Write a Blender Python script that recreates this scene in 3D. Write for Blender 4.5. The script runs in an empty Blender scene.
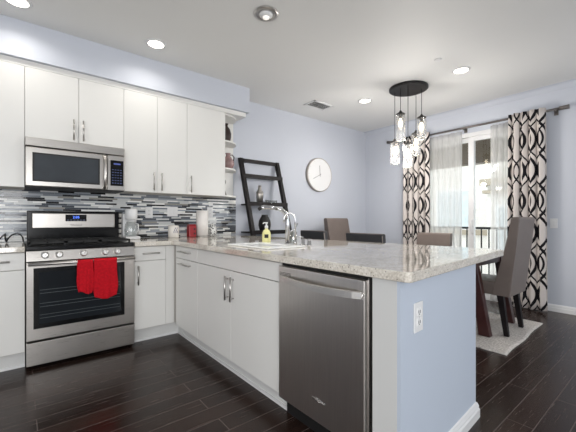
import bpy, bmesh, math, random
from mathutils import Vector, Matrix
R = random.Random(7)
S = bpy.context.scene
COL = S.collection
PI = math.pi

# ------------------------------------------------------------------ camera
cd = bpy.data.cameras.new('camera'); cam = bpy.data.objects.new('camera', cd); COL.objects.link(cam)
cd.sensor_width = 36; cd.lens = 36 * 328.69 / 576; cd.shift_y = (219.91 - 216) / 576
cd.clip_start = 0.02
cam.location = (0, 0, 1.1105); cam.rotation_euler = (PI / 2, 0, -math.radians(39.29))
S.camera = cam
# ------------------------------------------------------------------ world, lights, exposure
w = bpy.data.worlds.new('sky'); S.world = w; w.use_nodes = True
w.node_tree.nodes['Background'].inputs[0].default_value = (0.93, 0.97, 1.0, 1)
w.node_tree.nodes['Background'].inputs[1].default_value = 3.0

def area(name, loc, target, sx, sy, power, col=(1, 1, 1), shape='RECTANGLE'):
    l = bpy.data.lights.new(name, 'AREA'); l.shape = shape; l.size = sx; l.size_y = sy; l.energy = power; l.color = col
    o = bpy.data.objects.new(name, l); COL.objects.link(o); o.location = loc
    o.rotation_euler = (Vector(target) - Vector(loc)).to_track_quat('-Z', 'Y').to_euler()
    return o
area('fill_behind_camera', (-0.9, -2.9, 1.3), (1.6, 3.0, 1.0), 2.6, 1.9, 136, (0.98, 0.99, 1.0))  # added main fill from behind the camera; the wall there has no window
area('fill_right', (4.9, -1.4, 1.4), (0.5, 1.0, 1.2), 1.8, 2.0, 48, (0.9, 0.95, 1.0))  # unseen cool fill added for the dining side and knee wall, no window here
area('fill_left', (-2.3, 0.6, 1.35), (1.5, 1.2, 1.2), 2.6, 1.8, 42, (1.0, 0.99, 0.97))  # extra fill added at left to brighten the peninsula fronts, no window built
S.view_settings.view_transform = 'Standard'
S.view_settings.look = 'None'
S.view_settings.gamma = 1.0
S.view_settings.exposure = 0.0
S.view_settings.use_curve_mapping = False

# ------------------------------------------------------------------ materials
def srgb(r, g, b):
    f = lambda c: (c / 255 / 12.92) if c <= 10 else ((c / 255 + .055) / 1.055) ** 2.4
    return (f(r), f(g), f(b), 1)
class NT:
    def __init__(s, name):
        s.m = bpy.data.materials.new(name); s.m.use_nodes = True; s.t = s.m.node_tree
        s.p = s.t.nodes['Principled BSDF']; s.out = s.t.nodes['Material Output']
    def n(s, typ, **kw):
        nd = s.t.nodes.new(typ)
        for k, v in kw.items(): setattr(nd, k, v)
        return nd
    def l(s, a, b): s.t.links.new(a, b)
    def math(s, op, a, b=None, c=None):
        nd = s.n('ShaderNodeMath', operation=op)
        for i, v in enumerate((a, b, c)):
            if v is None: continue
            if isinstance(v, (int, float)): nd.inputs[i].default_value = v
            else: s.l(v, nd.inputs[i])
        return nd.outputs[0]
    def coord(s, which='Object'): return s.n('ShaderNodeTexCoord').outputs[which]
    def ramp(s, fac, stops, mode='LINEAR'):
        nd = s.n('ShaderNodeValToRGB'); cr = nd.color_ramp; cr.interpolation = mode
        while len(cr.elements) < len(stops): cr.elements.new(1)
        for e, (p, c) in zip(cr.elements, stops): e.position = p; e.color = c
        s.l(fac, nd.inputs[0]); return nd.outputs[0]
    def noise(s, vec, scale, detail=3, rough=.5):
        nd = s.n('ShaderNodeTexNoise'); nd.inputs['Scale'].default_value = scale
        nd.inputs['Detail'].default_value = detail; nd.inputs['Roughness'].default_value = rough
        if vec is not None: s.l(vec, nd.inputs['Vector'])
        return nd.outputs['Fac']
    def mapping(s, vec, scale=(1, 1, 1), rot=(0, 0, 0), loc=(0, 0, 0)):
        nd = s.n('ShaderNodeMapping'); nd.inputs['Scale'].default_value = scale
        nd.inputs['Rotation'].default_value = rot; nd.inputs['Location'].default_value = loc
        s.l(vec, nd.inputs['Vector']); return nd.outputs[0]
    def bump(s, h, strength=.2, dist=.002):
        nd = s.n('ShaderNodeBump'); nd.inputs['Strength'].default_value = strength; nd.inputs['Distance'].default_value = dist
        s.l(h, nd.inputs['Height']); s.l(nd.outputs[0], s.p.inputs['Normal'])
def flat(name, col, rough=.5, metal=0, spec=.5, var=.04, nscale=6, bump=0, bscale=200, emit=0, trans=0, coat=0):
    t = NT(name); p = t.p
    c = t.coord()
    f = t.noise(c, nscale)
    lo = [x * (1 - var) for x in col[:3]] + [1]; hi = [min(1, x * (1 + var)) for x in col[:3]] + [1]
    t.l(t.ramp(f, [(.3, lo), (.7, hi)]), p.inputs['Base Color'])
    p.inputs['Roughness'].default_value = rough; p.inputs['Metallic'].default_value = metal
    p.inputs['Specular IOR Level'].default_value = spec
    if coat: p.inputs['Coat Weight'].default_value = coat
    if trans: p.inputs['Transmission Weight'].default_value = trans
    if emit:
        p.inputs['Emission Color'].default_value = col; p.inputs['Emission Strength'].default_value = emit
    if bump: t.bump(t.noise(c, bscale, 2), bump, .001)
    return t.m
def steel(name, col, rough=.28, axis=(1, 1, 60)):
    t = NT(name); p = t.p
    v = t.mapping(t.coord(), axis)
    f = t.noise(v, 8, 4, .6)
    lo = [x * .95 for x in col[:3]] + [1]; hi = [min(1, x * 1.04) for x in col[:3]] + [1]
    t.l(t.ramp(f, [(.3, lo), (.7, hi)]), p.inputs['Base Color'])
    p.inputs['Metallic'].default_value = 1
    t.l(t.ramp(f, [(.2, (rough * .85,) * 3 + (1,)), (.8, (rough * 1.15,) * 3 + (1,))]), p.inputs['Roughness'])
    p.inputs['Anisotropic'].default_value = .4
    t.bump(f, .02, .0003)
    return t.m
def thin_glass(name, tint=(1, 1, 1, 1), refl=.06, rough=0.0, opac=0.0, body=(.9, .9, .9, 1)):
    t = NT(name); t.t.nodes.remove(t.p)
    tr = t.n('ShaderNodeBsdfTransparent'); tr.inputs[0].default_value = tint
    gl = t.n('ShaderNodeBsdfGlossy'); gl.inputs['Roughness'].default_value = rough
    lw = t.n('ShaderNodeLayerWeight'); lw.inputs[0].default_value = .35
    fac = t.math('MULTIPLY_ADD', lw.outputs['Facing'], .5, refl)
    mx = t.n('ShaderNodeMixShader'); t.l(fac, mx.inputs[0]); t.l(tr.outputs[0], mx.inputs[1]); t.l(gl.outputs[0], mx.inputs[2])
    o = mx.outputs[0]
    if opac:
        df = t.n('ShaderNodeBsdfTranslucent'); df.inputs[0].default_value = body
        m2 = t.n('ShaderNodeMixShader'); m2.inputs[0].default_value = opac
        t.l(o, m2.inputs[1]); t.l(df.outputs[0], m2.inputs[2]); o = m2.outputs[0]
    t.l(o, t.out.inputs[0]); return t.m
def sheer_mat():
    t = NT('sheer_voile'); t.t.nodes.remove(t.p)
    v = t.mapping(t.coord('UV'), (400, 3, 1))
    f = t.noise(v, 1, 2)
    tr = t.n('ShaderNodeBsdfTransparent')
    df = t.n('ShaderNodeBsdfDiffuse'); df.inputs[0].default_value = (.86, .86, .85, 1)
    tl = t.n('ShaderNodeBsdfTranslucent'); tl.inputs[0].default_value = (.86, .86, .85, 1)
    m1 = t.n('ShaderNodeMixShader'); m1.inputs[0].default_value = .5
    t.l(df.outputs[0], m1.inputs[1]); t.l(tl.outputs[0], m1.inputs[2])
    m2 = t.n('ShaderNodeMixShader'); t.l(t.math('MULTIPLY_ADD', f, .3, .22), m2.inputs[0])
    t.l(tr.outputs[0], m2.inputs[1]); t.l(m1.outputs[0], m2.inputs[2])
    t.l(m2.outputs[0], t.out.inputs[0]); return t.m
def floor_mat():
    t = NT('dark_plank_floor'); p = t.p
    c = t.coord()
    b = t.n('ShaderNodeTexBrick'); t.l(c, b.inputs['Vector'])
    b.offset = .37; b.offset_frequency = 2
    b.inputs['Color1'].default_value = (.2, .2, .2, 1); b.inputs['Color2'].default_value = (.8, .8, .8, 1)
    b.inputs['Mortar'].default_value = (0, 0, 0, 1)
    for k, v in (('Scale', 1), ('Mortar Size', .0022), ('Mortar Smooth', .25), ('Brick Width', 1.25), ('Row Height', .127)): b.inputs[k].default_value = v
    grain = t.noise(t.mapping(c, (2.2, 34, 1)), 2.2, 5, .6)
    g2 = t.math('ADD', t.math('MULTIPLY', grain, .7), t.math('MULTIPLY', t.n('ShaderNodeSeparateColor').outputs[0], 0))
    sep = t.n('ShaderNodeSeparateColor'); t.l(b.outputs['Color'], sep.inputs[0])
    tone = t.math('ADD', t.math('MULTIPLY', grain, .7), t.math('MULTIPLY', sep.outputs[0], .45))
    col = t.ramp(tone, [(.25, srgb(27, 18, 14)), (.55, srgb(42, 29, 24)), (.85, srgb(60, 44, 37))])
    mx = t.n('ShaderNodeMixRGB'); t.l(b.outputs['Fac'], mx.inputs[0]); t.l(col, mx.inputs[1]); mx.inputs[2].default_value = srgb(92, 82, 78)  # joint colour lightened to paint in the glint off the plank bevels
    t.l(mx.outputs[0], p.inputs['Base Color'])
    t.l(t.ramp(grain, [(.2, (.2,) * 3 + (1,)), (.8, (.3,) * 3 + (1,))]), p.inputs['Roughness'])
    p.inputs['Specular IOR Level'].default_value = .32
    h = t.math('SUBTRACT', t.math('MULTIPLY', grain, .06), b.outputs['Fac'])
    t.bump(h, .35, .002)
    return t.m
def mosaic_mat():
    t = NT('glass_strip_mosaic'); p = t.p
    sx = t.n('ShaderNodeSeparateXYZ'); t.l(t.coord(), sx.inputs[0])
    x, z = sx.outputs[0], sx.outputs[2]
    rh = .0175
    zr = t.math('DIVIDE', z, rh); row = t.math('FLOOR', zr); zf = t.math('FRACT', zr)
    wn = t.n('ShaderNodeTexWhiteNoise', noise_dimensions='1D'); t.l(row, wn.inputs['W'])
    ln = t.math('MULTIPLY_ADD', wn.outputs['Value'], .12, .10)
    wn2 = t.n('ShaderNodeTexWhiteNoise', noise_dimensions='1D'); t.l(t.math('ADD', row, 71.3), wn2.inputs['W'])
    xs = t.math('DIVIDE', t.math('ADD', x, t.math('MULTIPLY', wn2.outputs['Value'], 3)), ln)
    ci = t.math('FLOOR', xs); xf = t.math('FRACT', xs)
    cb = t.n('ShaderNodeCombineXYZ'); t.l(ci, cb.inputs[0]); t.l(row, cb.inputs[1])
    w3 = t.n('ShaderNodeTexWhiteNoise', noise_dimensions='2D'); t.l(cb.outputs[0], w3.inputs['Vector'])
    par = t.math('FLOORED_MODULO', row, 2)
    v = t.math('ADD', t.math('MULTIPLY', w3.outputs['Value'], .84), t.math('MULTIPLY', par, .16))
    col = t.ramp(v, [(0, srgb(26, 27, 30)), (.19, srgb(74, 79, 87)), (.32, srgb(118, 125, 134)), (.46, srgb(160, 166, 173)),
                     (.56, srgb(204, 206, 205)), (.70, srgb(238, 238, 235)), (.93, srgb(150, 147, 140))], 'CONSTANT')
    g = t.math('MAXIMUM', t.math('LESS_THAN', zf, .07), t.math('LESS_THAN', t.math('MULTIPLY', xf, ln), .0016))
    mx = t.n('ShaderNodeMixRGB'); t.l(g, mx.inputs[0]); t.l(col, mx.inputs[1]); mx.inputs[2].default_value = srgb(176, 176, 174)
    t.l(mx.outputs[0], p.inputs['Base Color'])
    t.l(t.math('MULTIPLY_ADD', g, .5, t.math('MULTIPLY', v, .25)), p.inputs['Roughness'])
    t.bump(t.math('SUBTRACT', 1, g), .3, .001)
    return t.m
def quartz_mat():
    t = NT('speckled_quartz'); p = t.p; c = t.coord()
    big = t.noise(c, 9, 4, .6); fine = t.noise(c, 110, 3, .6)
    vo = t.n('ShaderNodeTexVoronoi'); vo.inputs['Scale'].default_value = 95; t.l(c, vo.inputs['Vector'])
    base = t.ramp(t.math('ADD', t.math('MULTIPLY', fine, .6), t.math('MULTIPLY', big, .4)),
                  [(.32, srgb(170, 160, 146)), (.5, srgb(211, 204, 192)), (.68, srgb(236, 231, 222))])
    sp = t.math('LESS_THAN', vo.outputs['Distance'], .22)
    pick = t.n('ShaderNodeSeparateColor'); t.l(vo.outputs['Color'], pick.inputs[0])
    sp = t.math('MULTIPLY', sp, t.math('GREATER_THAN', pick.outputs[0], .74))
    mx = t.n('ShaderNodeMixRGB'); t.l(sp, mx.inputs[0]); t.l(base, mx.inputs[1]); mx.inputs[2].default_value = srgb(84, 75, 68)
    t.l(mx.outputs[0], p.inputs['Base Color']); p.inputs['Roughness'].default_value = .05
    p.inputs['Specular IOR Level'].default_value = .95
    return t.m
def ogee_mat():
    t = NT('ogee_print_fabric'); p = t.p
    sx = t.n('ShaderNodeSeparateXYZ'); t.l(t.coord('UV'), sx.inputs[0])
    u, v = sx.outputs[0], sx.outputs[1]        # metres of cloth
    W = .20; L = .76
    def fam(sign, off, th, amp):
        s_ = t.math('SINE', t.math('MULTIPLY', v, 2 * PI / L))
        xx = t.math('ADD', t.math('MULTIPLY_ADD', s_, sign * amp, off), u)
        fr = t.math('FRACT', t.math('DIVIDE', xx, W))
        d = t.math('MULTIPLY', t.math('ABSOLUTE', t.math('SUBTRACT', fr, .5)), W)
        return t.math('LESS_THAN', d, th)
    a = fam(1, 0, .0130, .07); b = fam(-1, 0, .0130, .07); e = fam(1, .05, .0080, .075); g = fam(-1, -.05, .0080, .075)
    m = t.math('MAXIMUM', t.math('MAXIMUM', a, b), t.math('MAXIMUM', e, g))
    mx = t.n('ShaderNodeMixRGB'); t.l(m, mx.inputs[0]); mx.inputs[1].default_value = srgb(208, 200, 195); mx.inputs[2].default_value = srgb(24, 22, 26)
    t.l(mx.outputs[0], p.inputs['Base Color']); p.inputs['Roughness'].default_value = .85; p.inputs['Specular IOR Level'].default_value = .2
    t.bump(t.noise(t.coord(), 500, 1), .1, .0005)
    return t.m
def rug_mat():
    t = NT('woven_rug'); p = t.p; c = t.coord()
    n1 = t.noise(t.mapping(c, (18, 60, 1)), 1.5, 4, .7)
    wv = t.n('ShaderNodeTexWave'); wv.inputs['Scale'].default_value = 14; wv.inputs['Distortion'].default_value = 6; wv.inputs['Detail'].default_value = 2
    t.l(c, wv.inputs['Vector'])
    f = t.math('ADD', t.math('MULTIPLY', n1, .75), t.math('MULTIPLY', wv.outputs['Fac'], .25))
    t.l(t.ramp(f, [(.3, srgb(150, 142, 136)), (.5, srgb(212, 205, 198)), (.7, srgb(238, 233, 227))]), p.inputs['Base Color'])
    p.inputs['Roughness'].default_value = .95; p.inputs['Specular IOR Level'].default_value = .1
    t.bump(n1, .6, .006)
    return t.m
def wall_paint(name, col):
    return flat(name, col, .6, var=.012, nscale=1.2, bump=.12, bscale=120, spec=.3)
def emis(name, col, s):
    t = NT(name); t.p.inputs['Base Color'].default_value = col
    t.p.inputs['Emission Color'].default_value = col; t.p.inputs['Emission Strength'].default_value = s
    return t.m
M = {}
M['wall'] = wall_paint('lavender_blue_paint', srgb(200, 204, 213))
M['kneewall'] = wall_paint('pale_blue_paint', srgb(189, 198, 211))
M['ceiling'] = wall_paint('ceiling_paint', srgb(230, 230, 228))
M['trim'] = flat('white_trim_paint', srgb(226, 226, 226), .35, var=.01)
M['cab'] = flat('white_lacquer', srgb(229, 228, 224), .28, var=.012, nscale=2)
M['cabin'] = flat('cabinet_carcass', srgb(196, 192, 187), .5, var=.01)
M['toe'] = flat('toe_kick_paint', srgb(214, 214, 212), .4, var=.02)
M['floor'] = floor_mat(); M['mosaic'] = mosaic_mat(); M['quartz'] = quartz_mat(); M['ogee'] = ogee_mat(); M['rug'] = rug_mat(); M['sheer'] = sheer_mat()
M['steel'] = steel('brushed_steel', (.50, .475, .445, 1), .3, (1, 60, 60))
M['steelv'] = steel('brushed_steel_dark', (.84, .80, .755, 1), .32, (25, 25, .6))
M['nickel'] = steel('satin_nickel', (.52, .50, .48, 1), .3, (4, 4, 4))
M['chrome'] = flat('chrome', (.56, .56, .57, 1), .14, 1, var=.01)
M['knobm'] = flat('knob_metal', (.86, .85, .83, 1), .38, .85, var=.01)
M['black'] = flat('black_enamel', srgb(12, 12, 13), .18, var=.1, spec=.35)
M['blackm'] = flat('black_matte', srgb(22, 21, 21), .55, var=.1)
M['iron'] = flat('cast_iron', srgb(20, 20, 20), .6, bump=.3, bscale=300)
M['ovenglass'] = flat('dark_oven_glass', srgb(30, 34, 38), .05, var=.15, nscale=2, spec=.5)
M['mwglass'] = flat('microwave_glass', srgb(62, 66, 70), .06, var=.15, nscale=3, spec=.6)
M['rack'] = flat('oven_rack_wire', srgb(120, 130, 130), .3, .6)
M['red'] = flat('red_terry', srgb(190, 26, 38), .95, var=.16, nscale=60, bump=.8, bscale=420, spec=.1)
M['redm'] = flat('red_enamel', srgb(150, 20, 28), .3)
M['whitep'] = flat('white_plastic', srgb(228, 228, 228), .3, var=.01)
M['ceramic'] = flat('white_ceramic', srgb(226, 222, 215), .2, var=.02)
M['sink'] = flat('white_sink_enamel', srgb(246, 246, 244), .15, var=.01)
M['paper'] = flat('paper_towel', srgb(236, 232, 228), .95, var=.02, bump=.4, bscale=260)
M['espresso'] = flat('espresso_wood', srgb(23, 18, 19), .5, var=.25, nscale=14, spec=.25)
M['mahog'] = flat('dark_red_wood', srgb(60, 30, 28), .3, var=.25, nscale=14)
M['taupe'] = flat('taupe_leather', srgb(112, 101, 95), .45, var=.05, nscale=10, bump=.3, bscale=180)
M['charc'] = flat('charcoal_leather', srgb(66, 66, 68), .45, var=.05, bump=.3, bscale=180)
M['seam'] = flat('leather_piping', srgb(140, 130, 124), .5)
M['bronze'] = flat('dark_bronze', srgb(38, 36, 36), .4, .5)
M['shade'] = thin_glass('clear_jar_glass', (.97, .97, .97, 1), .05, .12, .035, (.95, .95, .93, 1))
M['glass'] = thin_glass('window_glass', (.97, .99, .985, 1), .03)
M['bulb'] = emis('warm_bulb', (1, .84, .62, 1), 7)
M['lamp'] = emis('downlight_glow', (1, .93, .82, 1), 9)
M['lampdim'] = emis('eyeball_lens', (1, .95, .88, 1), .6)
M['lcd'] = emis('blue_display', srgb(90, 130, 255), 1.6)
M['rod'] = flat('pewter_rod', srgb(120, 114, 110), .35, .8)
M['clockf'] = flat('clock_face', srgb(232, 232, 232), .5, var=.01)
M['clockr'] = flat('clock_rim', srgb(186, 178, 170), .35, .6)
M['hand'] = flat('clock_hand', srgb(70, 66, 64), .5)
M['soap'] = flat('yellow_soap', srgb(226, 222, 158), .15, var=.03)
M['plum'] = flat('plum_glaze', srgb(150, 122, 120), .25, var=.25, nscale=12)
M['brownv'] = flat('dark_brown_glaze', srgb(52, 36, 32), .3, var=.3)
M['jar'] = flat('patterned_jar', srgb(150, 150, 150), .3, var=.05)
M['pewter'] = flat('pewter', srgb(178, 174, 168), .28, .95)
M['stucco'] = flat('white_stucco', srgb(206, 202, 196), .9, var=.03, bump=.3, bscale=40)
M['stucco2'] = flat('tan_stucco', srgb(150, 140, 124), .9, var=.03)
M['bwin'] = flat('building_window_glass', srgb(176, 186, 190), .5, var=.1)
M['balc'] = flat('balcony_soffit', srgb(118, 106, 90), .8, var=.03)
M['deck'] = flat('balcony_deck', srgb(150, 146, 140), .8)
M['railm'] = flat('railing_metal', srgb(30, 32, 34), .4, .3)
M['clearg'] = thin_glass('tumbler_glass', (.86, .88, .88, 1), .10, .03)

def pat_mat():
    t = NT('black_white_damask'); p = t.p
    vo = t.n('ShaderNodeTexVoronoi'); vo.inputs['Scale'].default_value = 60; t.l(t.coord(), vo.inputs['Vector'])
    t.l(t.ramp(vo.outputs['Distance'], [(0, srgb(28, 28, 30)), (.42, srgb(225, 225, 222))], 'CONSTANT'), p.inputs['Base Color'])
    p.inputs['Roughness'].default_value = .25
    return t.m
M['jar'] = pat_mat()

# ------------------------------------------------------------------ mesh helpers
class MB:
    def __init__(s): s.b = bmesh.new()
    def box(s, x0, x1, y0, y1, z0, z1, bev=0, seg=2, mat=None):
        r = bmesh.ops.create_cube(s.b, size=1)
        vs = r['verts']
        for v in vs:
            v.co = Vector((x0 + (v.co.x + .5) * (x1 - x0), y0 + (v.co.y + .5) * (y1 - y0), z0 + (v.co.z + .5) * (z1 - z0)))
        if bev:
            es = list({e for v in vs for e in v.link_edges})
            r = bmesh.ops.bevel(s.b, geom=es, offset=bev, segments=seg, profile=.5, affect='EDGES')
            vs = list({v for f in r['faces'] for v in f.verts} | {v for v in vs if v.is_valid})
        if mat is not None:
            for v in vs: v.co = mat @ v.co
        return s
    def cyl(s, p0, p1, r0, r1=None, seg=16, caps=True):
        r1 = r0 if r1 is None else r1
        p0, p1 = Vector(p0), Vector(p1); d = p1 - p0
        q = Vector((0, 0, 1)).rotation_difference(d.normalized())
        rings = []
        for p, r in ((p0, r0), (p1, r1)):
            rings.append([s.b.verts.new(p + q @ Vector((r * math.cos(2 * PI * i / seg), r * math.sin(2 * PI * i / seg), 0))) for i in range(seg)])
        for i in range(seg):
            f = s.b.faces.new((rings[0][i], rings[0][(i + 1) % seg], rings[1][(i + 1) % seg], rings[1][i])); f.smooth = True
        if caps:
            s.b.faces.new(rings[0][::-1]); s.b.faces.new(rings[1])
        return s
    def lathe(s, prof, c=(0, 0, 0), seg=24, axis='Z'):
        c = Vector(c); rings = []
        for r, z in prof:
            ring = []
            for i in range(seg):
                a = 2 * PI * i / seg; rr = max(r, 1e-5)
                q = Vector((rr * math.cos(a), rr * math.sin(a), z))
                if axis == 'Y': q = Vector((q.x, -q.z, q.y))     # profile grows towards -Y
                if axis == 'X': q = Vector((q.z, q.x, q.y))
                ring.append(s.b.verts.new(c + q))
            rings.append(ring)
        for a, b in zip(rings, rings[1:]):
            for i in range(seg):
                f = s.b.faces.new((a[i], a[(i + 1) % seg], b[(i + 1) % seg], b[i])); f.smooth = True
        s.b.faces.new(rings[0][::-1]); s.b.faces.new(rings[-1])
        return s
    def tube(s, pts, r, seg=10, caps=True):
        pts = [Vector(p) for p in pts]; rings = []; n = len(pts)
        rs = r if isinstance(r, (list, tuple)) else [r] * n
        up = None
        for i, p in enumerate(pts):
            d = (pts[min(i + 1, n - 1)] - pts[max(i - 1, 0)]).normalized()
            if up is None:
                up = d.orthogonal().normalized()
            else:
                up = (up - d * up.dot(d)); up = up.normalized() if up.length > 1e-6 else d.orthogonal().normalized()
            sd = d.cross(up)
            rings.append([s.b.verts.new(p + (up * math.cos(2 * PI * k / seg) + sd * math.sin(2 * PI * k / seg)) * rs[i]) for k in range(seg)])
        for a, b in zip(rings, rings[1:]):
            for k in range(seg):
                f = s.b.faces.new((a[k], a[(k + 1) % seg], b[(k + 1) % seg], b[k])); f.smooth = True
        if caps: s.b.faces.new(rings[0][::-1]); s.b.faces.new(rings[-1])
        return s
    def prism(s, poly, a0, a1, axis='Z', bev=0):
        def mk(p, a):
            if axis == 'Z': return Vector((p[0], p[1], a))
            if axis == 'X': return Vector((a, p[0], p[1]))
            return Vector((p[0], a, p[1]))
        lo = [s.b.verts.new(mk(p, a0)) for p in poly]; hi = [s.b.verts.new(mk(p, a1)) for p in poly]
        n = len(poly); fs = [s.b.faces.new(lo[::-1]), s.b.faces.new(hi)]
        for i in range(n): fs.append(s.b.faces.new((lo[i], lo[(i + 1) % n], hi[(i + 1) % n], hi[i])))
        if bev:
            es = list({e for f in fs for e in f.edges})
            bmesh.ops.bevel(s.b, geom=es, offset=bev, segments=2, profile=.5, affect='EDGES')
        return s
    def grid(s, fn, nu, nv, thick=0, uv=None):
        """fn(i/nu, j/nv) -> point; optional uv fn; closed with thickness along the surface normal"""
        P = [[Vector(fn(i / nu, j / nv)) for j in range(nv + 1)] for i in range(nu + 1)]
        V = [[s.b.verts.new(p) for p in row] for row in P]
        lay = s.b.loops.layers.uv.verify() if uv else None
        def quad(a, b, c, d, ij):
            f = s.b.faces.new((a, b, c, d)); f.smooth = True
            if lay:
                for l, (i, j) in zip(f.loops, ij): l[lay].uv = uv(i / nu, j / nv)
        idx = lambda i, j: [(i, j), (i + 1, j), (i + 1, j + 1), (i, j + 1)]
        for i in range(nu):
            for j in range(nv): quad(V[i][j], V[i + 1][j], V[i + 1][j + 1], V[i][j + 1], idx(i, j))
        if thick:
            s.b.normal_update()
            B = [[s.b.verts.new(V[i][j].co - V[i][j].normal * thick) for j in range(nv + 1)] for i in range(nu + 1)]
            for i in range(nu):
                for j in range(nv): quad(B[i][j + 1], B[i + 1][j + 1], B[i + 1][j], B[i][j], [(i, j + 1), (i + 1, j + 1), (i + 1, j), (i, j)])
            for i in range(nu):
                quad(V[i + 1][0], V[i][0], B[i][0], B[i + 1][0], [(i + 1, 0), (i, 0), (i, 0), (i + 1, 0)])
                quad(V[i][nv], V[i + 1][nv], B[i + 1][nv], B[i][nv], [(i, nv), (i + 1, nv), (i + 1, nv), (i, nv)])
            for j in range(nv):
                quad(V[0][j], V[0][j + 1], B[0][j + 1], B[0][j], [(0, j), (0, j + 1), (0, j + 1), (0, j)])
                quad(V[nu][j + 1], V[nu][j], B[nu][j], B[nu][j + 1], [(nu, j + 1), (nu, j), (nu, j), (nu, j + 1)])
        return s
    def build(s, name, mat, parent=None, local=False, label=None):
        off = Vector((0, 0, 0))
        if parent is not None and not local:
            q = parent
            while q is not None: off += q.location; q = q.parent
        elif parent is None:
            # own origin at the base centre
            vs = s.b.verts
            xs = [v.co.x for v in vs]; ys = [v.co.y for v in vs]; zs = [v.co.z for v in vs]
            off = Vector(((min(xs) + max(xs)) / 2, (min(ys) + max(ys)) / 2, min(zs)))
        for v in s.b.verts: v.co -= off
        bmesh.ops.recalc_face_normals(s.b, faces=s.b.faces)
        me = bpy.data.meshes.new(name); s.b.to_mesh(me); s.b.free()
        me.materials.append(M[mat] if isinstance(mat, str) else mat)
        o = bpy.data.objects.new(name, me); COL.objects.link(o)
        if parent is not None: o.parent = parent
        else: o.location = off
        if label: o['label'] = label
        return o
def tag(o, label, cat, group=None):
    o['label'] = label; o['category'] = cat
    if group: o['group'] = group
    return o
def thing(name, label, cat, loc, group=None, rz=0):
    o = bpy.data.objects.new(name, None); o.empty_display_size = .05; COL.objects.link(o)
    o.location = loc; o.rotation_euler = (0, 0, rz)
    return tag(o, label, cat, group)
def struct(o): o['kind'] = 'structure'; return o
def text_mesh(name, body, size, mat, parent, M4, ext=.0006):
    """flat raised lettering; M4 places it in the parent's world-aligned frame"""
    c = bpy.data.curves.new(name, 'FONT'); c.body = body; c.size = size; c.extrude = ext; c.align_x = 'CENTER'; c.align_y = 'CENTER'
    tmp = bpy.data.objects.new('tmp', c); COL.objects.link(tmp)
    bpy.context.view_layer.update()
    me = bpy.data.meshes.new_from_object(tmp.evaluated_get(bpy.context.evaluated_depsgraph_get()))
    bpy.data.objects.remove(tmp)
    off = Vector((0, 0, 0)); q = parent
    while q is not None: off += q.location; q = q.parent
    me.transform(Matrix.Translation(-off) @ M4); me.name = name
    me.materials.clear(); me.materials.append(M[mat])
    o = bpy.data.objects.new(name, me); COL.objects.link(o); o.parent = parent
    return o
FRONT_Y = lambda x, y, z: Matrix.Translation((x, y, z)) @ Matrix.Rotation(PI / 2, 4, 'X')             # faces -Y
FRONT_X = lambda x, y, z: Matrix.Translation((x, y, z)) @ Matrix.Rotation(-PI / 2, 4, 'Z') @ Matrix.Rotation(PI / 2, 4, 'X')  # faces -X

# ------------------------------------------------------------------ setting
YW, XW, H = 3.84, 5.03, 2.743
XL, YB = -2.4, -3.3
struct(MB().box(XL - .1, XW + .12, YB - .1, YW + .1, -.08, 0).build('floor', 'floor'))
struct(MB().box(XL - .1, XW + .12, YB - .1, YW + .1, H, H + .08).build('ceiling', 'ceiling'))
struct(MB().box(XL - .1, XW + .12, YW, YW + .1, 0, H).build('wall_back', 'wall'))
struct(MB().box(XL - .1, XL, YB, YW, 0, H).build('wall_left', 'wall'))
struct(MB().box(XL - .1, XW + .12, YB - .1, YB, 0, H).build('wall_front', 'wall'))
DY0, DY1, DZ = 1.18, 2.86, 2.36
struct(MB().box(XW, XW + .12, YB, DY0, 0, H).box(XW, XW + .12, DY1, YW, 0, H).box(XW, XW + .12, DY0, DY1, DZ, H).build('wall_right', 'wall'))
# small cove where wall meets ceiling on the window side
struct(MB().prism([(XW, H - .07), (XW - .012, H - .055), (XW - .03, H - .02), (XW - .06, H), (XW, H)], YB, YW, 'Y').build('trim_1', 'wall'))
# soffit above the cabinets
struct(MB().box(XL, 2.215, 3.46, YW, 2.44, H).build('soffit', 'wall'))
# baseboards
def bb_prof(): return [(0, 0), (.016, 0), (.016, .045), (.011, .056), (.013, .063), (.006, .082), (0, .086)]
struct(MB().prism([(XW - a, z) for a, z in bb_prof()], YB, DY0 - .0, 'Y').build('baseboard_right', 'trim'))
struct(MB().prism([(XW - a, z) for a, z in bb_prof()], DY1, YW, 'Y').build('baseboard_right_far', 'trim'))
struct(MB().prism([(YW - a, z) for a, z in bb_prof()], 2.24, XW, 'X').build('baseboard_back', 'trim'))
# knee wall under the bar end (very slightly out of square)
SK = .063
ky = lambda x, y0=.711: y0 + SK * (x - 1.157)
KX = 1.992
struct(MB().prism([(1.146, ky(1.146)), (KX, ky(KX)), (KX, YW), (1.86, YW), (1.86, .84), (1.166, .84), (1.166, .726), (1.146, .726)], 0, .872, 'Z').build('wall_peninsula', 'kneewall'))
b = MB()
prof = bb_prof(); nrm = Vector((SK, -1, 0)).normalized()
def sweep(b, pts, nrms):
    rings = []
    for p, n in zip(pts, nrms):
        rings.append([b.b.verts.new((p[0] + n[0] * a, p[1] + n[1] * a, z)) for a, z in prof])
    k = len(prof)
    for A, B in zip(rings, rings[1:]):
        for i in range(k): b.b.faces.new((A[i], A[(i + 1) % k], B[(i + 1) % k], B[i]))
    b.b.faces.new(rings[0][::-1]); b.b.faces.new(rings[-1])
sweep(b, [(1.147, ky(1.147)), (KX, ky(KX)), (KX, YW)], [(nrm.x, nrm.y), (1 + nrm.x, nrm.y), (1, 0)])
struct(b.build('baseboard_peninsula', 'trim'))
# white panel closing the end of the cabinet run
struct(MB().box(1.1455, 1.1655, .7265, .842, 0, .872, .001).build('trim_2', wall_paint('panel_paint', srgb(204, 204, 202))))

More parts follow.
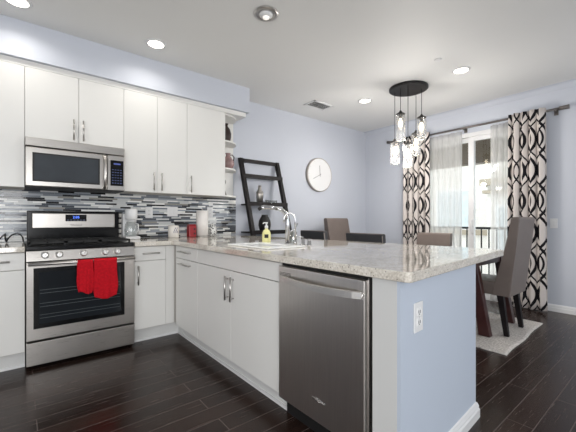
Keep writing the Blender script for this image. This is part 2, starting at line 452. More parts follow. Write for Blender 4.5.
# tile backsplash
struct(MB().box(XL, 2.235, YW - .010, YW, .916, 1.40).build('backsplash', 'mosaic'))

# ------------------------------------------------------------------ sliding glass door, balcony, outside
door = struct(thing('door_1', 'white framed sliding glass door onto a balcony', 'door', (XW, 2.02, 0)))
del door['category']
b = MB()
b.box(XW - .02, XW + .10, DY0, DY0 + .05, 0, DZ).box(XW - .02, XW + .10, DY1 - .05, DY1, 0, DZ).box(XW - .02, XW + .10, DY0, DY1, DZ - .055, DZ).box(XW - .0, XW + .10, DY0, DY1, 0, .035)
b.build('door_frame', 'trim', door)
for (ya, yb, dx) in ((DY0 + .05, 2.035, .012), (1.965, DY1 - .05, .055)):
    b = MB(); x0, x1 = XW + dx, XW + dx + .035
    b.box(x0, x1, ya, ya + .075, .035, DZ - .055, .003).box(x0, x1, yb - .075, yb, .035, DZ - .055, .003)
    b.box(x0, x1, ya + .07, yb - .07, .035, .13, .003).box(x0, x1, ya + .07, yb - .07, DZ - .115, DZ - .055, .003)
    sash = b.build('sash', 'trim', door)
    MB().box(x0 + .014, x0 + .020, ya + .07, yb - .07, .12, DZ - .11).build('pane', 'glass', sash)
MB().box(XW - .015, XW + .014, 1.975, 1.995, .92, 1.12, .004).build('door_handle', 'whitep', door)

struct(MB().box(XW + .12, 6.5, .2, 4.6, -.12, -.03).build('balcony_deck', 'deck'))
struct(MB().box(XW + .12, 6.55, .2, 4.6, 2.52, 2.62).box(6.35, 6.55, .2, 4.6, 2.13, 2.52).build('balcony_soffit', 'balc'))
l = thing('balcony_lamp', 'small glowing lamp under the balcony roof outside the glass door', 'lamp', (5.75, 2.08, 2.52))
MB().cyl((5.75, 2.08, 2.485), (5.75, 2.08, 2.52), .10, .10, 24).build('lamp_ring', 'trim', l)
MB().cyl((5.75, 2.08, 2.475), (5.75, 2.08, 2.485), .085, .085, 24).build('diffuser', emis('balcony_glow', (1, .85, .5, 1), 4), l)
rl = thing('balcony_railing', 'black metal balcony railing with vertical bars outside glass door', 'railing', (6.38, 2.3, -.03))
MB().box(6.35, 6.41, .3, 4.5, .945, .985, .004).build('top_rail', 'railm', rl)
MB().box(6.36, 6.40, .3, 4.5, .06, .09).build('bottom_rail', 'railm', rl)
for k in range(34):
    y = .4 + k * .122
    MB().box(6.372, 6.388, y - .010, y + .010, -.03 if k % 11 == 0 else .085, .95).build('baluster', 'railm', rl)
bd = thing('apartment_building', 'white stucco apartment building across from balcony behind railing', 'building', (13, 5, -4))
b = MB().box(13, 18, 4.4, 14, -4, 3.6).box(11.6, 18, -6, 4.1, -4, 2.2); b.build('facade', 'stucco', bd)
b = MB().box(12.75, 18, 4.15, 14.2, 3.6, 3.8).box(12.85, 13.05, 4.25, 14.1, 3.25, 3.35); b.build('cornice', 'stucco2', bd)
b = MB().box(11.35, 18, -6, 4.25, 2.2, 2.4).box(11.45, 11.7, -6, 4.2, 1.95, 2.05); b.build('cornice', 'stucco2', bd)
MB().box(12.9, 13.05, 4.4, 14, .55, .75).build('band', 'stucco2', bd)
for y in (5.15, 6.8, 8.6):
    fr = MB().box(12.93, 13.02, y - .08, y + 1.28, .75, 2.28).build('window', 'trim', bd)
    MB().box(12.91, 12.94, y, y + 1.2, .83, 2.2).build('pane', 'bwin', fr)
for y in (1.2, 3.25):
    fr = MB().box(11.53, 11.62, y - .08, y + .6, .1, 1.6).build('window', 'trim', bd)
    MB().box(11.51, 11.54, y, y + .52, .18, 1.52).build('pane', 'bwin', fr)
struct(MB().box(6.6, 30, -20, 30, -4.2, -4).build('ground', 'deck'))

# ------------------------------------------------------------------ upper cabinets
def pull_v(parent, x, z0, z1, y, name='handle'):
    b = MB().cyl((x, y - .028, z0), (x, y - .028, z1), .0068, seg=10)
    for z in (z0 + .02, z1 - .02): b.cyl((x, y, z), (x, y - .028, z), .004, seg=8)
    return b.build(name, 'nickel', parent)
def pull_h(parent, x0, x1, z, y):
    b = MB().cyl((x0, y - .028, z), (x1, y - .028, z), .0068, seg=10)
    for x in (x0 + .02, x1 - .02): b.cyl((x, y, z), (x, y - .028, z), .004, seg=8)
    return b.build('handle', 'nickel', parent)
def upper(label, x0, x1, z0, z1, doors, crown=True):
    t = thing('wall_cabinet', label, 'cabinet', ((x0 + x1) / 2, YW, z0), 'white wall cabinets')
    MB().box(x0 + .0005, x1 - .0005, 3.522, YW, z0, z1).build('body', 'cabin', t)
    for (a, c, hx) in doors:
        d = MB().box(a + .0015, c - .0015, 3.50, 3.521, z0 + .001, z1 - .001, .0015).build('door', 'cab', t)
        if hx is not None: pull_v(d, hx, z0 + .022, z0 + .205, 3.50)
    return t
ZU = 1.392; ZT = 2.39
upper('white slab wall cabinet at left edge, beside the microwave cabinet', -.74, .036, ZU - .01, ZT, [(-.74, -.352, -.39), (-.352, .036, -.312)])
upper('short white two-door wall cabinet above the microwave', .036, .792, 1.80, ZT, [(.036, .418, .378), (.418, .792, .452)])
upper('tall white two-door wall cabinet right of the microwave', .792, 1.43, ZU, ZT, [(.792, 1.11, 1.072), (1.11, 1.43, 1.15)])
upper('tall white single-door wall cabinet next to the open end shelves', 1.43, 1.893, ZU, ZT, [(1.43, 1.893, 1.47)])
# moulding strip over the cabinets
tag(MB().box(-.74, 2.185, 3.499, YW, 2.391, 2.4395, .0005).build('cabinet_moulding', 'cab'), 'white moulding strip along the cabinet tops under the soffit', 'moulding')
# quarter-round open end shelf
es = thing('end_shelf', 'white open quarter-round end shelf unit at the end of the cabinets', 'shelf', (2.0, YW, ZU))
MB().box(1.894, 1.91, 3.522, YW, ZU, ZT).build('side_panel', 'cab', es)
MB().box(1.91, 2.19, 3.822, YW - .0005, ZU, ZT).build('back_panel', 'cab', es)
def quarter(z0, z1, rx=.275, ry=.29):
    pts = [(1.91, 3.822), (1.91, 3.822 - ry)] + [(1.91 + rx * math.sin(a * PI / 2 / 10) , 3.822 - ry * math.cos(a * PI / 2 / 10)) for a in range(1, 11)]
    return MB().prism(pts, z0, z1, 'Z')
for z in (ZU, 1.725, 2.055): quarter(z, z + .018).build('shelf', 'cab', es)
quarter(2.372, 2.39).build('shelf', 'cab', es)
# things on the end shelf
v = MB().lathe([(.02, 0), (.045, .004), (.06, .06), (.062, .11), (.045, .17), (.02, .2), (.018, .215), (.027, .235)], (2.0, 3.66, 2.0735)); tag(v.build('vase', 'brownv'), 'dark brown vase on the top open end shelf', 'vase')
j = thing('jug', 'plum and cream round jug on the middle open end shelf', 'jug', (2.025, 3.66, 1.7435))
MB().lathe([(.035, 0), (.062, .02), (.078, .06), (.074, .10), (.045, .14), (.027, .165), (.026, .185), (.036, .20)], (2.025, 3.66, 1.7435)).build('body', 'plum', j)
MB().tube([(2.05, 3.66, 1.925), (2.085, 3.66, 1.93), (2.11, 3.66, 1.90), (2.102, 3.66, 1.855)], .007).build('handle', 'brownv', j)
tag(MB().lathe([(.03, 0), (.034, .01), (.022, .05), (.014, .09), (.018, .14), (.028, .17), (.02, .2), (.006, .215)], (1.965, 3.66, ZU + .0185)).build('figurine', 'brownv'), 'slim dark figurine on the lowest open end shelf', 'ornament')

# ------------------------------------------------------------------ microwave
mw = thing('microwave', 'stainless over-range microwave mounted above the gas stove', 'microwave', (.412, YW, 1.385))
MB().box(.038, .786, 3.475, YW - .0005, 1.385, 1.797).build('body', 'blackm', mw)
MB().box(.038, .786, 3.435, 3.474, 1.722, 1.795, .006).build('vent_panel', 'steel', mw)
d = MB().box(.040, .637, 3.435, 3.474, 1.39, 1.716, .008).build('door', 'steel', mw)
MB().box(.085, .575, 3.4335, 3.436, 1.432, 1.672, .001).build('window_frame', 'blackm', d)
MB().box(.098, .562, 3.4325, 3.4338, 1.446, 1.658).build('glass', 'mwglass', d)
b = MB().tube([(.612, 3.436, 1.40), (.612, 3.405, 1.425), (.612, 3.393, 1.50), (.612, 3.392, 1.60), (.612, 3.405, 1.685), (.612, 3.436, 1.705)], .015, 12)
b.build('handle', 'steel', d)
cp = MB().box(.640, .786, 3.437, 3.474, 1.39, 1.716, .004).build('control_panel', 'steel', mw)
MB().box(.662, .774, 3.4352, 3.4375, 1.432, 1.672, .002).build('keypad', 'black', cp)
b = MB()
for r in range(6):
    for c in range(4): b.box(.676 + c * .023, .688 + c * .023, 3.4345, 3.4353, 1.455 + r * .025, 1.461 + r * .025)
b.build('buttons', flat('keypad_print', srgb(96, 110, 160), .5), cp)
MB().box(.69, .748, 3.4345, 3.4353, 1.632, 1.646).build('display', emis('dim_blue_display', srgb(70, 84, 150), .35), cp)
text_mesh('badge', 'Whirlpool', .014, 'nickel', mw, FRONT_Y(.40, 3.4345, 1.757))

# ------------------------------------------------------------------ base cabinets
FY = 3.13; ZC = .874
def base_front(t, x0, x1, drawer=True, hx=None):
    if drawer:
        d = MB().box(x0 + .002, x1 - .002, FY, FY + .02, .742, .866, .0015).build('drawer', 'cab', t)
        pull_h(d, (x0 + x1) / 2 - .075, (x0 + x1) / 2 + .075, .806, FY)
    d = MB().box(x0 + .002, x1 - .002, FY, FY + .02, .128, .737, .0015).build('door', 'cab', t)
    if hx: pull_v(d, hx, .53, .70, FY)
bl = thing('base_cabinet', 'white base cabinet with drawer at left edge beside the stove', 'cabinet', (-.28, 3.5, 0), 'white base cabinets')
MB().box(-.6, .034, FY + .021, YW - .0005, .12, ZC - .001).build('body', 'cabin', bl)
base_front(bl, -.6, -.29, True, -.33); base_front(bl, -.29, .034, True, .0)
MB().box(-.6, .034, 3.195, 3.21, 0, .12).build('toe_kick', 'toe', bl)
MB().box(-.6, .034, 3.185, 3.195, 0, .02).build('toe_moulding', 'trim', bl)
br = thing('base_cabinet', 'narrow white base cabinet with drawer between stove and corner', 'cabinet', (.95, 3.5, 0), 'white base cabinets')
MB().box(.792, 1.172, FY + .021, YW - .0005, .12, ZC - .001).build('body', 'cabin', br)
base_front(br, .792, 1.072, True, .822)
MB().box(1.073, 1.150, FY + .004, FY + .021, .128, .866, .001).build('filler', 'cab', br)
MB().box(.792, 1.216, 3.195, 3.21, 0, .12).build('toe_kick', 'toe', br)
MB().box(.792, 1.206, 3.185, 3.195, 0, .02).build('toe_moulding', 'trim', br)
# peninsula cabinets, fronts face -X
FX = 1.15
def pull_y(parent, y0, y1, z):
    b = MB().cyl((FX - .028, y0, z), (FX - .028, y1, z), .0068, seg=10)
    for y in (y0 + .02, y1 - .02): b.cyl((FX, y, z), (FX - .028, y, z), .004, seg=8)
    b.build('handle', 'nickel', parent)
def pull_z(parent, y, z0, z1):
    b = MB().cyl((FX - .028, y, z0), (FX - .028, y, z1), .0068, seg=10)
    for z in (z0 + .02, z1 - .02): b.cyl((FX, y, z), (FX - .028, y, z), .004, seg=8)
    b.build('handle', 'nickel', parent)
def pfront(t, name, y0, y1, z0, z1):
    return MB().box(FX, FX + .02, y0 + .0015, y1 - .0015, z0, z1, .0015).build(name, 'cab', t)
pc = thing('base_cabinet', 'white pull-out base cabinet with two horizontal handles at the inner corner', 'cabinet', (1.5, 2.85, 0), 'white base cabinets')
MB().box(FX + .022, 1.859, 2.596, FY + .02, .12, ZC - .001).build('body', 'cabin', pc)
d = pfront(pc, 'drawer', 2.596, 3.08, .757, .866); pull_y(d, 2.72, 2.97, .822)
d = pfront(pc, 'door', 2.596, 3.08, .12, .752); pull_y(d, 2.72, 2.97, .71)
MB().box(1.216, 1.23, 2.596, 3.195, 0, .12).build('toe_kick', 'toe', pc)
MB().box(1.206, 1.216, 2.596, 3.185, 0, .02).build('toe_moulding', 'trim', pc)
sc = thing('base_cabinet', 'white two-door sink base cabinet left of the dishwasher', 'cabinet', (1.5, 2.03, 0), 'white base cabinets')
MB().box(FX + .022, 1.859, 1.483, 1.50, .12, ZC - .001).box(FX + .022, 1.859, 2.575, 2.595, .12, ZC - .001).box(1.84, 1.859, 1.5, 2.575, .12, ZC - .001).box(FX + .022, 1.84, 1.5, 2.575, .12, .14).build('body', 'cabin', sc)
pfront(sc, 'false_drawer_front', 1.484, 2.596, .757, .866)
d = pfront(sc, 'door', 1.484, 2.038, .12, .752); pull_z(d, 2.000, .545, .715)
d = pfront(sc, 'door', 2.038, 2.596, .12, .752); pull_z(d, 2.076, .545, .715)
MB().box(1.216, 1.23, 1.480, 2.595, 0, .12).build('toe_kick', 'toe', sc)
MB().box(1.206, 1.216, 1.480, 2.595, 0, .02).build('toe_moulding', 'trim', sc)

# ------------------------------------------------------------------ worktops
tag(MB().box(-.6, .034, 3.09, YW - .0105, .874, .914, .004).build('countertop', 'quartz'), 'short speckled stone worktop left of the stove', 'countertop')
def arc(c, r, a0, a1, n=6): return [(c[0] + r * math.cos(a0 + (a1 - a0) * i / n), c[1] + r * math.sin(a0 + (a1 - a0) * i / n)) for i in range(n + 1)]
SX0, SX1, SY0, SY1 = 1.325, 1.52, 1.82, 2.23      # sink opening
xr = lambda y: 2.53 - (y - .77) * .112
yn = lambda x: .656 + (x - 1.121) * .086
XC = 1.121; YC = 3.09
def slab(b, poly):
    b.prism(poly, .874, .914, 'Z')
# outline with a rounded front corner and rounded bar corner, plus a rectangular hole for the sink
outer = [(.790, YC), (XC - .012, YC), (XC, YC - .012)] + arc((XC + .022, yn(XC) + .024), .022, PI, 1.5 * PI) + \
        arc((2.51 - .05, yn(2.51) + .05), .05, -.5 * PI + .085, 0) + [(xr(YW) , YW - .0105), (.790, YW - .0105)]
b = MB(); bmv = []
def ring(pts, z): return [b.b.verts.new((p[0], p[1], z)) for p in pts]
hole = [(SX0, SY0), (SX0, SY1), (SX1, SY1), (SX1, SY0)]
top = ring(outer, .914); bot = ring(outer, .874); ht = ring(hole, .914); hb = ring(hole, .874)
for A, B in ((top, bot), (ht, hb)):
    n = len(A)
    for i in range(n): b.b.faces.new((A[i], A[(i + 1) % n], B[(i + 1) % n], B[i]))
for A, Hh in ((top, ht), (bot, hb)):
    es = []
    for L in (A, Hh):
        for i in range(len(L)): es.append(b.b.edges.get((L[i], L[(i + 1) % len(L)])))
    bmesh.ops.triangle_fill(b.b, edges=es, use_beauty=True)
es = [e for e in b.b.edges if len(e.link_faces) == 2 and abs(e.verts[0].co.z - e.verts[1].co.z) < 1e-5 and e.calc_face_angle(0) > 1]
bmesh.ops.bevel(b.b, geom=es, offset=.004, segments=2, profile=.5, affect='EDGES')
ct = tag(b.build('countertop', 'quartz'), 'large L-shaped speckled stone worktop with sink and bar overhang', 'countertop')
# drop-in sink with a flat rim
sk = thing('kitchen_sink', 'white rectangular drop-in sink set in the stone worktop', 'sink', (1.44, 1.97, .70))
b = MB(); wx0, wx1, wy0, wy1 = SX0 + .001, SX1 - .001, SY0 + .001, SY1 - .001; q = .012
b.box(wx0, wx1, wy0, wy1, .70, .712)
b.box(wx0, wx0 + q, wy0, wy1, .712, .916).box(wx1 - q, wx1, wy0, wy1, .712, .916).box(wx0 + q, wx1 - q, wy0, wy0 + q, .712, .916).box(wx0 + q, wx1 - q, wy1 - q, wy1, .712, .916)
b.build('basin', 'sink', sk)
b = MB(); rw = .062
b.box(SX0 - rw, SX0 + .03, SY0 - rw, SY1 + rw, .9145, .925, .004).box(SX1 - .02, SX1 + rw + .02, SY0 - rw, SY1 + rw, .9145, .925, .004)
b.box(SX0, SX1, SY0 - rw, SY0 + .02, .9145, .9249, .003).box(SX0, SX1, SY1 - .02, SY1 + rw, .9145, .9249, .003)
b.build('rim', 'sink', sk)
MB().cyl((1.42, 2.02, .712), (1.42, 2.02, .716), .045, .045, 20).build('drain', 'chrome', sk)

# ------------------------------------------------------------------ gas range
rg = thing('gas_range', 'stainless gas stove with black cooktop and five front knobs', 'stove', (.41, 3.45, 0))
RX0, RX1, RY = .040, .780, 3.07
MB().box(RX0, RX1, RY + .05, 3.80, .03, .88).build('body', 'blackm', rg)
MB().box(RX0 + .03, RX1 - .03, RY + .10, 3.78, 0, .03).build('plinth', 'blackm', rg)
dr = MB().box(RX0, RX1, RY, RY + .05, .030, .200, .004).build('drawer', 'steel', rg)
dv = MB().box(RX0, RX1, RY, RY + .045, .214, .795, .004).build('oven_door', 'steel', rg)
MB().box(.082, .700, RY - .003, RY + .001, .300, .752, .001).build('window_frame', 'black', dv)
gl = MB().box(.112, .670, RY - .0045, RY - .0028, .335, .72).build('window', 'ovenglass', dv)
b = MB()
for z in (.375, .40, .46, .485, .56, .585): b.box(.12, .662, RY - .0052, RY - .0044, z, z + .0035)
b.build('oven_racks', flat('rack_seen_through_glass', srgb(74, 82, 84), .3), dv)
b = MB().tube([(RX0 + .01, RY - .052, .785), (RX1 - .01, RY - .052, .785)], .013, 14)
for x in (RX0 + .03, RX1 - .03): b.cyl((x, RY, .785), (x, RY - .052, .785), .010, seg=10)
b.build('handle', 'steel', dv)
text_mesh('badge', 'Whirlpool', .02, 'nickel', dv, FRONT_Y(.41, RY - .0008, .255))
cpn = MB().prism([(RY + .002, .800), (RY + .05, .800), (RY + .05, .879), (RY + .016, .879)], RX0, RX1, 'X', .003).build('control_panel', 'steel', rg)
for x in (.150, .240, .40, .553, .645):
    k = MB().lathe([(.026, -.01), (.026, .004), (.021, .008), (.019, .03), (.015, .034)], (x, RY + .006, .845), 20, 'Y').build('knob', 'knobm', rg)
    MB().box(x - .003, x + .003, RY - .031, RY - .026, .838, .862).build('grip', 'nickel', k)
MB().box(RX0, RX1, RY + .012, 3.80, .8805, .915, .006).build('cooktop', 'black', rg)
for i in range(3):                                           # continuous cast-iron grates
    gx0 = RX0 + .015 + i * .2375; gx1 = gx0 + .232; b = MB()
    for x in (gx0, gx1 - .012): b.box(x, x + .012, RY + .07, 3.68, .928, .942)
    for y in (RY + .07, 3.365, 3.668): b.box(gx0, gx1, y, y + .012, .928, .942)
    xm = (gx0 + gx1) / 2
    b.box(xm - .005, xm + .005, RY + .07, 3.68, .93, .942)
    for y in (RY + .2, 3.5): b.box(gx0, gx1, y, y + .01, .93, .942)
    for x in (gx0, gx1 - .012):
        for y in (RY + .07, 3.668): b.box(x, x + .012, y, y + .012, .914, .93)
    b.build('grate', 'iron', rg)
for x, y in ((.17, 3.25), (.17, 3.55), (.41, 3.4), (.65, 3.25), (.65, 3.55)):
    MB().cyl((x, y, .915), (x, y, .925), .045, .04, 20).build('burner', 'iron', rg)
bg = MB().box(.052, .790, 3.70, 3.80, .915, 1.192, .006).build('backguard', 'black', rg)
MB().box(.090, .752, 3.694, 3.702, 1.035, 1.172, .006).build('panel', 'steel', bg)
MB().box(.335, .505, 3.691, 3.695, 1.098, 1.160, .002).build('display', 'black', bg)
text_mesh('clock_digits', '2:05', .032, 'lcd', bg, FRONT_Y(.42, 3.6905, 1.135))
b = MB()
for i in range(6): b.box(.347 + i * .026, .362 + i * .026, 3.690, 3.6915, 1.106, 1.112)
b.build('buttons', flat('button_print', srgb(110, 120, 150), .5), bg)
text_mesh('badge', 'Whirlpool', .022, 'blackm', bg, FRONT_Y(.42, 3.6935, 1.062))

# red dish towels over the oven handle
def towel(label, x0, x1, zf, zb, seed, ybar=3.018, lift=0.0):
    rr = .0145 + lift; h0 = .785; Lf = h0 - zf; Lb = h0 - zb; arcL = PI * rr; T = Lf + arcL + Lb
    def fn(u, v):
        s = v * T; x = x0 + (x1 - x0) * u
        wob = .006 * math.sin(u * 9 + seed) + .004 * math.sin(u * 17 + seed * 2)
        if s < Lf:
            t = (Lf - s) / Lf; z = zf + s; y = ybar - rr - .003 - abs(wob) * t * 1.3
            x += .010 * math.sin(seed + z * 20) * t * (u - .5) * 2
            z += .012 * t * math.sin(u * 5 + seed)
        elif s < Lf + arcL:
            a = (s - Lf) / rr; y = ybar - (rr + .003) * math.cos(a); z = h0 + rr * math.sin(a)
        else: y = ybar + rr + .002; z = h0 - (s - Lf - arcL)
        return (x, y, z)
    o = MB().grid(fn, 18, 46, .0035).build('dish_towel', 'red')
    return tag(o, label, 'towel', 'red dish towels')
towel('shorter red dish towel, left one on the oven handle', .350, .456, .54, .60, 1.1)
towel('longer red dish towel, right one on the oven handle', .461, .628, .485, .58, 2.3, lift=.001)

# ------------------------------------------------------------------ dishwasher
dw = thing('dishwasher', 'dark stainless dishwasher under the worktop beside the white end panel', 'dishwasher', (1.5, 1.17, 0))
MB().box(1.168, 1.80, .845, 1.476, .12, .868).build('body', 'blackm', dw)
dd = MB().box(1.132, 1.1675, .872, 1.467, .115, .852, .005).build('door', 'steelv', dw)
MB().box(1.155, 1.1675, .8655, .8715, .115, .860).build('edge_strip', 'nickel', dw)
n = 14; pts = []; rad = []
for i in range(n + 1):
    t = i / n; pts.append((1.132 - .012 - .032 * math.sin(PI * t) ** .6, .876 + .545 * t, .790 - .006 * math.sin(PI * t)))
b = MB()
for (p, q) in zip(pts, pts[1:]):
    pass
prev = None
for p in pts:
    r_ = [b.b.verts.new((p[0] + dx, p[1], p[2] + dz)) for dx, dz in ((-.007, -.014), (.007, -.016), (.007, .016), (-.007, .014))]
    if prev:
        for i in range(4): b.b.faces.new((prev[i], prev[(i + 1) % 4], r_[(i + 1) % 4], r_[i]))
    else: b.b.faces.new(r_[::-1])
    prev = r_
b.b.faces.new(prev)
b.cyl((1.133, .885, .79), (1.118, .885, .79), .012, seg=10).cyl((1.133, 1.41, .79), (1.118, 1.41, .79), .012, seg=10)
b.build('handle', steel('handle_steel', (.82, .80, .77, 1), .38, (60, 1, 60)), dd)
text_mesh('badge', 'Whirlpool', .022, 'chrome', dd, FRONT_X(1.1315, 1.150, .226))
b = MB(); ringp = [(1.1312, 1.150 + .027 * math.cos(a * PI / 12), .228 + .008 * math.sin(a * PI / 12) ) for a in range(3, 20)]
b.tube(ringp, .0012, 6).build('badge_ring', 'chrome', dd)
b = MB()
for i in range(3): b.box(1.1308, 1.1322, 1.36, 1.455, .818 - i * .007, .820 - i * .007)
b.build('vent_slots', 'blackm', dd)
MB().box(1.20, 1.22, .872, 1.476, .0, .119).build('toe_panel', 'blackm', dw)
for y in (.9, 1.44): MB().cyl((1.26, y, 0), (1.26, y, .12), .015, seg=10).build('foot', 'nickel', dw)

# ------------------------------------------------------------------ outlets and switches
def plate_y(label, x, z, w_=.075, h_=.115, n=1, sw=False, y=YW - .0105):
    t = thing('switch_plate' if sw else 'wall_outlet', label, 'switch' if sw else 'outlet', (x, y, z - h_ / 2))
    MB().box(x - w_ / 2, x + w_ / 2, y - .006, y, z - h_ / 2, z + h_ / 2, .002).build('cover_plate', 'whitep', t)
    for k in range(n):
        xc = x + (k - (n - 1) / 2) * .046
        if sw: MB().box(xc - .016, xc + .016, y - .009, y - .0058, z - .033, z + .033, .002).build('rocker', 'trim', t)
        else:
            for dz in (-.02, .02):
                s_ = MB().box(xc - .016, xc + .016, y - .0075, y - .0058, z + dz - .015, z + dz + .015, .003).build('socket', 'trim', t)
                MB().box(xc - .007, xc - .005, y - .008, y - .0074, z + dz - .005, z + dz + .006).box(xc + .005, xc + .007, y - .008, y - .0074, z + dz - .005, z + dz + .006).build('slots', 'blackm', s_)
plate_y('white single outlet on mosaic tile right of the coffee maker', 1.125, 1.193, .078, .122)
plate_y('white double switch plate on mosaic tile above the canister', 1.388, 1.208, .122, .112, 2, True)
plate_y('white outlet on mosaic tile half hidden behind the paper towel roll', 1.862, 1.21, .078, .122)
# outlet on the knee wall (slightly rotated with it)
ox = 1.286; oy = ky(ox) - .0005; zc = .706
t = thing('wall_outlet', 'white duplex outlet on the pale blue half wall under the bar', 'outlet', (ox, oy, zc - .06), rz=math.atan(SK))
MB().box(-.038, .038, -.006, 0, 0, .122, .002).build('cover_plate', 'whitep', t, True)
for z in (.04, .082):
    s_ = MB().box(-.017, .017, -.0085, -.0055, z - .016, z + .016, .004).build('socket', 'trim', t, True)
    b = MB()
    for x in (-.007, .006): b.box(x - .0015, x + .0015, -.0092, -.0084, z - .004, z + .008)
    b.cyl((0, -.0084, z - .009), (0, -.0092, z - .009), .0025, seg=8).build('slots', 'blackm', s_, True)
MB().cyl((0, -.0055, .061), (0, -.0075, .061), .003, seg=8).build('screw', 'nickel', t, True)
# plate on the window wall at right
t = thing('switch_plate', 'white switch plate on the right wall beside the printed curtain', 'switch', (XW, 1.045, 1.01))
MB().box(XW - .006, XW, 1.008, 1.082, 1.01, 1.127, .002).build('cover_plate', 'whitep', t)
MB().box(XW - .009, XW - .0058, 1.029, 1.061, 1.035, 1.101, .002).build('rocker', 'trim', t)

# ------------------------------------------------------------------ counter-top things
ZT0 = .9145
cm = thing('coffee_maker', 'white drip coffee maker on worktop right of the stove', 'coffee maker', (.885, 3.62, ZT0))
MB().box(.815, .955, 3.53, 3.73, ZT0, ZT0 + .03, .008).build('base', 'whitep', cm)
MB().box(.82, .95, 3.655, 3.735, ZT0 + .03, ZT0 + .26, .008).build('water_tank', 'whitep', cm)
MB().lathe([(.05, .20), (.056, .205), (.058, .25), (.058, .298), (.052, .308), (.0, .31)], (.885, 3.605, ZT0)).build('brew_basket', 'whitep', cm)
cf = MB().lathe([(.05, .031), (.062, .04), (.066, .09), (.058, .15), (.045, .172), (.047, .18)], (.885, 3.595, ZT0)).build('carafe', 'clearg', cm)
MB().lathe([(.046, .178), (.04, .19), (.0, .192)], (.885, 3.595, ZT0)).build('carafe_lid', 'whitep', cf)
MB().tube([(.915, 3.55, ZT0 + .16), (.93, 3.525, ZT0 + .155), (.932, 3.522, ZT0 + .09), (.918, 3.545, ZT0 + .06)], .005).build('carafe_handle', 'whitep', cf)
# pod rack between stove and coffee maker
pr = thing('pod_rack', 'narrow black rack of small white pods between stove and coffee maker', 'rack', (.80, 3.715, ZT0))
b = MB().box(.794, .830, 3.765, 3.78, ZT0, ZT0 + .275)
for k in range(6): b.box(.794, .830, 3.735, 3.766, ZT0 + k * .054, ZT0 + k * .054 + .006)
b.build('frame', 'blackm', pr)
for k in range(5): MB().cyl((.812, 3.75, ZT0 + .0065 + k * .054), (.812, 3.75, ZT0 + .045 + k * .054), .013, .016, 12).build('pod', 'ceramic', pr)
ca = thing('canister', 'short white ceramic canister with small printed mark beside the red box', 'canister', (1.325, 3.62, ZT0))
MB().lathe([(.052, 0), (.058, .006), (.058, .128), (.05, .136), (.05, .125)], (1.325, 3.62, ZT0)).build('body', 'ceramic', ca)
b = MB()
for k in range(7):
    a = -PI / 2 - .05 + .12 * (k - 2); z = ZT0 + .055 + .02 * (k % 3); p = (1.325 + .0585 * math.cos(a), 3.62 + .0585 * math.sin(a))
    b.box(p[0] - .004, p[0] + .004, p[1] - .001, p[1] + .001, z, z + .018)
b.build('printed_mark', flat('mark_print', srgb(110, 108, 130), .5), ca)
rb = thing('kitchen_timer', 'small red box shaped tin beside the paper towel roll', 'tin', (1.54, 3.63, ZT0))
MB().box(1.493, 1.578, 3.59, 3.67, ZT0, ZT0 + .135, .008).build('body', 'redm', rb)
b = MB().box(1.545, 1.565, 3.5885, 3.5902, ZT0 + .03, ZT0 + .05).box(1.545, 1.565, 3.5885, 3.5902, ZT0 + .08, ZT0 + .10); b.build('dark_patch', 'blackm', rb)
MB().box(1.50, 1.572, 3.596, 3.664, ZT0 + .135, ZT0 + .145, .003).build('lid', 'redm', rb)
rb.name = 'tin_box'
pt = thing('paper_towel_roll', 'upright white paper towel roll on holder in worktop corner', 'paper towel', (1.663, 3.62, ZT0))
MB().cyl((1.663, 3.62, ZT0), (1.663, 3.62, ZT0 + .012), .075, .075, 28).build('holder_base', 'nickel', pt)
MB().lathe([(.02, .013), (.068, .013), (.068, .305), (.02, .305), (.019, .30)], (1.663, 3.62, ZT0), 32).build('roll', 'paper', pt)
MB().cyl((1.663, 3.62, ZT0 + .01), (1.663, 3.62, ZT0 + .325), .008).build('holder_post', 'nickel', pt)
jr = thing('patterned_jar', 'black and white patterned lidded jar right of the paper towel roll', 'jar', (1.80, 3.63, ZT0))
MB().lathe([(.035, 0), (.046, .01), (.05, .06), (.044, .11), (.034, .125)], (1.80, 3.63, ZT0)).build('body', 'jar', jr)
MB().lathe([(.036, .125), (.034, .135), (.012, .148), (.012, .158), (.0, .165)], (1.80, 3.63, ZT0)).build('lid', 'jar', jr)
# black cord on the left worktop
b = MB(); pts = []
for i in range(60):
    t = i / 59
    pts.append((-.15 + .17 * t + .02 * math.sin(t * 9), 3.70 + .055 * math.sin(t * 12 + 1), ZT0 + .006 + .07 * abs(math.sin(t * 6.3))))
tag(b.tube(pts, .0055, 8).build('power_cord', 'blackm'), 'black power cord looped on the worktop left of the stove', 'cord')

# sink accessories
fc = thing('kitchen_faucet', 'chrome pull-out kitchen faucet with long spout over the sink', 'faucet', (1.64, 2.01, ZT0))
fx, fy = 1.64, 2.01
MB().cyl((fx, fy, ZT0), (fx, fy, ZT0 + .012), .028, .025, 20).build('base_ring', 'chrome', fc)
MB().tube([(fx, fy, ZT0 + .01), (fx, fy, ZT0 + .17), (fx - .003, fy, ZT0 + .215), (fx - .02, fy, ZT0 + .25), (fx - .05, fy + .005, ZT0 + .272), (fx - .095, fy + .01, ZT0 + .284)], [.018, .017, .016, .0155, .015, .0145], 14).build('body', 'chrome', fc)
MB().tube([(fx - .095, fy + .01, ZT0 + .284), (fx - .16, fy + .02, ZT0 + .291), (fx - .21, fy + .027, ZT0 + .292), (fx - .235, fy + .03, ZT0 + .286)], [.0145, .014, .0165, .0155], 14).build('spray_head', 'chrome', fc)
MB().tube([(fx - .235, fy + .03, ZT0 + .286), (fx - .252, fy + .032, ZT0 + .275)], [.0145, .013], 12).build('nozzle', 'blackm', fc)
MB().tube([(fx + .015, fy - .01, ZT0 + .10), (fx + .055, fy - .025, ZT0 + .125), (fx + .075, fy - .035, ZT0 + .17)], [.008, .007, .006], 8).build('lever', 'chrome', fc)
